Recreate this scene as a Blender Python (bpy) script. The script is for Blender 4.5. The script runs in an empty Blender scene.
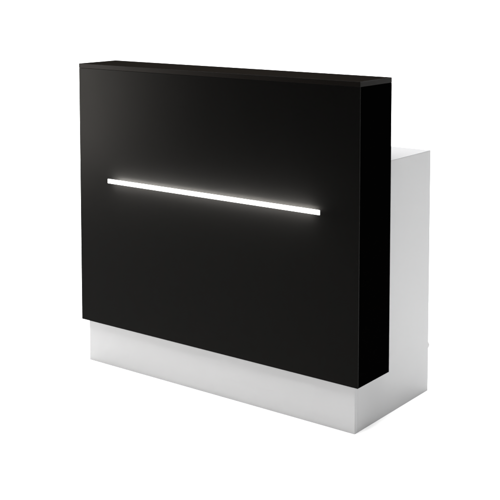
import bpy, bmesh, math
from mathutils import Vector, Matrix

C = bpy.context.scene.collection
SC = bpy.context.scene

# ------------------------------------------------------------------ camera
cam_d = bpy.data.cameras.new('camera')
cam = bpy.data.objects.new('camera', cam_d)
C.objects.link(cam)
cam.location = (2.9932, -2.9284, 1.4283)
cam.rotation_euler = (math.pi / 2 - 0.0813, 0, 0.6465)
cam_d.sensor_width = 36.0
cam_d.lens = 1136.6184 / 500 * 36.0
cam_d.shift_y = -(250 - 68.1831) / 500
cam_d.clip_end = 200
SC.camera = cam

# ------------------------------------------------------------------ world: dim grey studio room
w = bpy.data.worlds.new('World')
SC.world = w
w.use_nodes = True
bg = w.node_tree.nodes['Background']
bg.inputs['Color'].default_value = (1, 1, 1, 1)
bg.inputs['Strength'].default_value = 0.06

SC.view_settings.view_transform = 'Standard'
SC.view_settings.look = 'None'
SC.view_settings.exposure = 0
SC.view_settings.gamma = 1


# ------------------------------------------------------------------ studio lamps
def area(name, loc, target, sx, sy, power, col=(1, 1, 1)):
    d = bpy.data.lights.new(name, 'AREA')
    d.shape = 'RECTANGLE'
    d.size, d.size_y = sx, sy
    d.energy = power
    d.color = col
    o = bpy.data.objects.new(name, d)
    o.location = loc
    o.rotation_euler = (Vector(target) - Vector(loc)).to_track_quat('-Z', 'Y').to_euler()
    C.objects.link(o)
    return o


area('overhead_softbox', (-0.6, 0.25, 4.4), (-0.6, 0.25, 0), 6.4, 6.0, 950)
area('added_fill_light', (4.6, -0.6, 1.1), (1.2, 0.2, 0.3), 2.0, 2.0, 13)  # added fill, lifts the cabinet side and the floor at the right
area('side_softbox', (-2.75, -2.6, 0.66), (0.2, 0.0, 0.8), 0.46, 1.15, 74, (1, 0.97, 0.94))
area('added_backdrop_light', (-4.0, 2.4, 3.6), (-5.0, 6.0, 1.3), 13.0, 1.0, 950)  # added lamp that pushes the backdrop to full white


# ------------------------------------------------------------------ materials
def mat(name):
    m = bpy.data.materials.new(name)
    m.use_nodes = True
    nt = m.node_tree
    return m, nt, nt.nodes['Principled BSDF']


def rough_noise(nt, b, lo, hi, scale, bump=0.0, bscale=300.0, stretch=(1, 1, 1)):
    tc = nt.nodes.new('ShaderNodeTexCoord')
    mp = nt.nodes.new('ShaderNodeMapping')
    mp.inputs['Scale'].default_value = stretch
    nt.links.new(tc.outputs['Object'], mp.inputs['Vector'])
    n = nt.nodes.new('ShaderNodeTexNoise')
    n.inputs['Scale'].default_value = scale
    n.inputs['Detail'].default_value = 4
    nt.links.new(mp.outputs['Vector'], n.inputs['Vector'])
    mr = nt.nodes.new('ShaderNodeMapRange')
    mr.inputs['To Min'].default_value = lo
    mr.inputs['To Max'].default_value = hi
    nt.links.new(n.outputs['Fac'], mr.inputs['Value'])
    nt.links.new(mr.outputs['Result'], b.inputs['Roughness'])
    if bump:
        n2 = nt.nodes.new('ShaderNodeTexNoise')
        n2.inputs['Scale'].default_value = bscale
        n2.inputs['Detail'].default_value = 3
        nt.links.new(mp.outputs['Vector'], n2.inputs['Vector'])
        bp = nt.nodes.new('ShaderNodeBump')
        bp.inputs['Strength'].default_value = bump
        bp.inputs['Distance'].default_value = 0.001
        nt.links.new(n2.outputs['Fac'], bp.inputs['Height'])
        nt.links.new(bp.outputs['Normal'], b.inputs['Normal'])


# black satin acrylic front
M_front, nt, b = mat('black_satin_front')
b.inputs['Base Color'].default_value = (0.0018, 0.00175, 0.00167, 1)
b.inputs['IOR'].default_value = 1.085
rough_noise(nt, b, 0.230, 0.270, 6)
b.inputs['Specular Tint'].default_value = (1.0, 0.96, 0.88, 1)

# black matte laminate (sides and back of the counter)
M_side, nt, b = mat('black_matte_laminate')
b.inputs['Base Color'].default_value = (0.0005, 0.0005, 0.0005, 1)
b.inputs['Specular IOR Level'].default_value = 0.0
rough_noise(nt, b, 0.5, 0.6, 8)

# dark brown-black top board
M_top, nt, b = mat('black_brown_top')
b.inputs['Base Color'].default_value = (0.0042, 0.0036, 0.0030, 1)
b.inputs['Specular IOR Level'].default_value = 0.0
rough_noise(nt, b, 0.4, 0.5, 10, 0.05, 60, (1, 12, 12))

# satin edge band round the top board
M_band, nt, b = mat('black_brown_edge_band')
b.inputs['Base Color'].default_value = (0.0026, 0.0022, 0.0018, 1)
b.inputs['Specular Tint'].default_value = (1.0, 0.92, 0.85, 1)
b.inputs['IOR'].default_value = 1.11
rough_noise(nt, b, 0.26, 0.34, 10)

# white worktop, base colour darkened to hold back the strong overhead light
M_work, nt, b = mat('white_worktop_darkened')
b.inputs['Base Color'].default_value = (0.212, 0.212, 0.214, 1)
b.inputs['IOR'].default_value = 1.04
rough_noise(nt, b, 0.4, 0.5, 5)

# white lacquered laminate
M_white, nt, b = mat('white_laminate')
b.inputs['Base Color'].default_value = (0.340, 0.340, 0.343, 1)
b.inputs['IOR'].default_value = 1.40
rough_noise(nt, b, 0.26, 0.34, 5, 0.05, 120, (8, 8, 1))

M_door, nt, b = mat('white_door_laminate')
b.inputs['Base Color'].default_value = (0.52, 0.52, 0.52, 1)
rough_noise(nt, b, 0.3, 0.4, 5)

M_metal, nt, b = mat('grey_knob_plastic')
b.inputs['Base Color'].default_value = (0.36, 0.36, 0.36, 1)
b.inputs['Metallic'].default_value = 0.0
rough_noise(nt, b, 0.3, 0.45, 40)

# lit parts of the light bar: soft front lens, and an added unseen fin that makes the glow
def lit(name, strength):
    m, nt, b = mat(name)
    b.inputs['Base Color'].default_value = (0.8, 0.8, 0.8, 1)
    b.inputs['Emission Color'].default_value = (1.0, 0.985, 0.965, 1)
    b.inputs['Emission Strength'].default_value = strength
    return m


M_lens = lit('lit_front_lens', 1.6)
M_glow_fin = lit('lit_hidden_fin', 165)

# white seamless studio sweep
M_sweep, nt, b = mat('white_seamless_paper')
b.inputs['Base Color'].default_value = (0.93, 0.93, 0.93, 1)
b.inputs['Specular IOR Level'].default_value = 0.1
rough_noise(nt, b, 0.85, 0.95, 3)


# ------------------------------------------------------------------ helpers
def finish(name, bm, m, parent=None, bevel=0.0012, seg=2):
    bmesh.ops.recalc_face_normals(bm, faces=bm.faces)
    me = bpy.data.meshes.new(name)
    bm.to_mesh(me)
    bm.free()
    me.materials.append(m)
    o = bpy.data.objects.new(name, me)
    C.objects.link(o)
    if parent:
        o.parent = parent
    if bevel:
        bv = o.modifiers.new('edge_round', 'BEVEL')
        bv.width = bevel
        bv.segments = seg
        bv.limit_method = 'ANGLE'
        bv.harden_normals = False
    return o


def add_box(bm, x0, x1, y0, y1, z0, z1):
    v = [bm.verts.new((x, y, z)) for x in (x0, x1) for y in (y0, y1) for z in (z0, z1)]
    for f in ((0, 1, 3, 2), (4, 6, 7, 5), (0, 4, 5, 1), (2, 3, 7, 6), (0, 2, 6, 4), (1, 5, 7, 3)):
        bm.faces.new([v[i] for i in f])
    return bm


def box(*a):
    return add_box(bmesh.new(), *a)


def prism_x(prof, x0, x1):
    bm = bmesh.new()
    A = [bm.verts.new((x0, y, z)) for y, z in prof]
    B = [bm.verts.new((x1, y, z)) for y, z in prof]
    bm.faces.new(A)
    bm.faces.new(B[::-1])
    n = len(prof)
    for i in range(n):
        bm.faces.new((A[i], B[i], B[(i + 1) % n], A[(i + 1) % n]))
    return bm


# ------------------------------------------------------------------ setting: one seamless white sheet, floor curving up into the backdrop
bm = bmesh.new()
R, Y0, YB, ZT = 1.6, -3.6, 6.0, 6.0
prof = [(Y0, 0.0), (-2.0, 0.0), (0.0, 0.0), (2.0, 0.0), (YB - R, 0.0)]
for i in range(1, 17):
    a = math.pi / 2 * i / 16
    prof.append((YB - R + R * math.sin(a), R - R * math.cos(a)))
prof.append((YB, ZT))
L = [bm.verts.new((-13.0, y, z)) for y, z in prof]
Rr = [bm.verts.new((9.0, y, z)) for y, z in prof]
for i in range(len(prof) - 1):
    bm.faces.new((L[i], Rr[i], Rr[i + 1], L[i + 1]))
floor = finish('floor', bm, M_sweep, None, 0)
for p in floor.data.polygons:
    p.use_smooth = True
floor['kind'] = 'structure'
floor['label'] = 'seamless white studio floor curving up into the backdrop'

# ------------------------------------------------------------------ the reception desk
W, H, Z0, D1 = 1.2, 1.1088, 0.1556, 0.1912      # black counter: width, height, underside, depth
SL = 0.0165                                      # top board thickness
XI, YR, D2, HB = 0.0214, 0.018, 0.4953, 0.8366   # white cabinet: side inset, plinth recess, depth, height
T = 0.018
TF = 0.004

desk = bpy.data.objects.new('reception_desk', None)
desk.empty_display_size = 0.2
C.objects.link(desk)
desk['label'] = 'black and white reception desk with a glowing horizontal light bar on its front'
desk['category'] = 'reception desk'

g = 0.0002   # hairline joint
# black counter
finish('front_panel', box(0, W, 0, TF, Z0, H - SL - g), M_front, desk, 0.0007, 3)
for x0 in (0.0, W - T):
    finish('counter_side', box(x0, x0 + T, TF + g, D1, Z0, H - SL - g), M_side, desk, 0.001)
finish('counter_back', box(T + g, W - T - g, D1 - T, D1 - 0.001, Z0 + 0.002, H - SL - g), M_side, desk, 0.001)
finish('counter_bottom', box(T + g, W - T - g, TF + g, D1 - T - g, Z0 + 0.002, Z0 + T), M_side, desk, 0.001)
bt = 0.001
top = finish('top_board', box(bt, W - bt, bt, D1, H - SL, H), M_top, desk, 0.0008, 3)
bb = add_box(bmesh.new(), 0, W, 0, bt - 0.0001, H - SL + 0.0002, H - 0.0006)
for x0 in (0, W - bt + 0.0001):
    add_box(bb, x0, x0 + bt - 0.0001, bt, D1 - 0.0005, H - SL + 0.0002, H - 0.0006)
finish('edge_band', bb, M_band, top, 0.0003)

# light bar: a lit lens; the emitting fin hidden behind it is added for the halo
bx0, bx1, bz, bh, bp = 0.1664, 1.0742, 0.6962, 0.0160, 0.028
bar = finish('light_bar', box(bx0, bx1, -bp, -bp + 0.003, bz - bh / 2, bz + bh / 2), M_lens, desk, 0.0014, 3)
ze = bz + bh / 2 - 0.0005 - 0.25 * 2 * bp
fl = box(bx0 + 0.004, bx1 - 1.45 * bp, -bp + 0.0032, -0.0003, ze - 0.001, ze + 0.001)
finish('hidden_glow_fin', fl, M_glow_fin, bar, 0)

# white cabinet
finish('plinth', box(XI, W - XI, YR, YR + T, -0.002, Z0 - 0.0008), M_white, desk, 0.0006)
HS = HB - 0.0009
Lp = [(YR + T + g, -0.002), (D2, -0.002), (D2, HS), (D1 + 0.001, HS), (D1 + 0.001, Z0 - 0.0008), (YR + T + g, Z0 - 0.0008)]
for x0 in (XI, W - XI - T):
    finish('cabinet_side', prism_x(Lp, x0, x0 + T), M_white, desk, 0.0004)
finish('worktop', box(XI, W - XI, D1 + 0.001, D2, HB - 0.0008, HB), M_work, desk, 0.0002)
finish('cabinet_bottom', box(XI + T + g, W - XI - T - g, YR + T + g, D2 - T - g, 0.06, 0.06 + T), M_white, desk, 0.001)
xm = W / 2
for s in (0, 1):
    xa, xb = (XI + T + 0.003, xm - 0.0015) if s == 0 else (xm + 0.0015, W - XI - T - 0.003)
    d = finish('door', box(xa, xb, D2 - T, D2 - 0.001, 0.05, HB - 0.028), M_door, desk, 0.001)
    # small knob low at the outer corner of the door
    kx = xa + 0.002 if s == 0 else xb - 0.002
    kb = bmesh.new()
    prof = [(0.0, 0.006), (0.008, 0.006), (0.012, 0.012), (0.024, 0.014), (0.030, 0.012), (0.033, 0.0)]
    n = 24
    rings = []
    for dy, r in prof[:-1]:
        rings.append([kb.verts.new((kx + r * math.cos(2 * math.pi * i / n), D2 + dy, 0.15 + r * math.sin(2 * math.pi * i / n))) for i in range(n)])
    for a, c in zip(rings, rings[1:]):
        for i in range(n):
            kb.faces.new((a[i], a[(i + 1) % n], c[(i + 1) % n], c[i]))
    kb.faces.new(rings[0])
    kb.faces.new(rings[-1])
    k = finish('knob', kb, M_metal, d, 0)
    for p in k.data.polygons:
        p.use_smooth = len(p.vertices) == 4
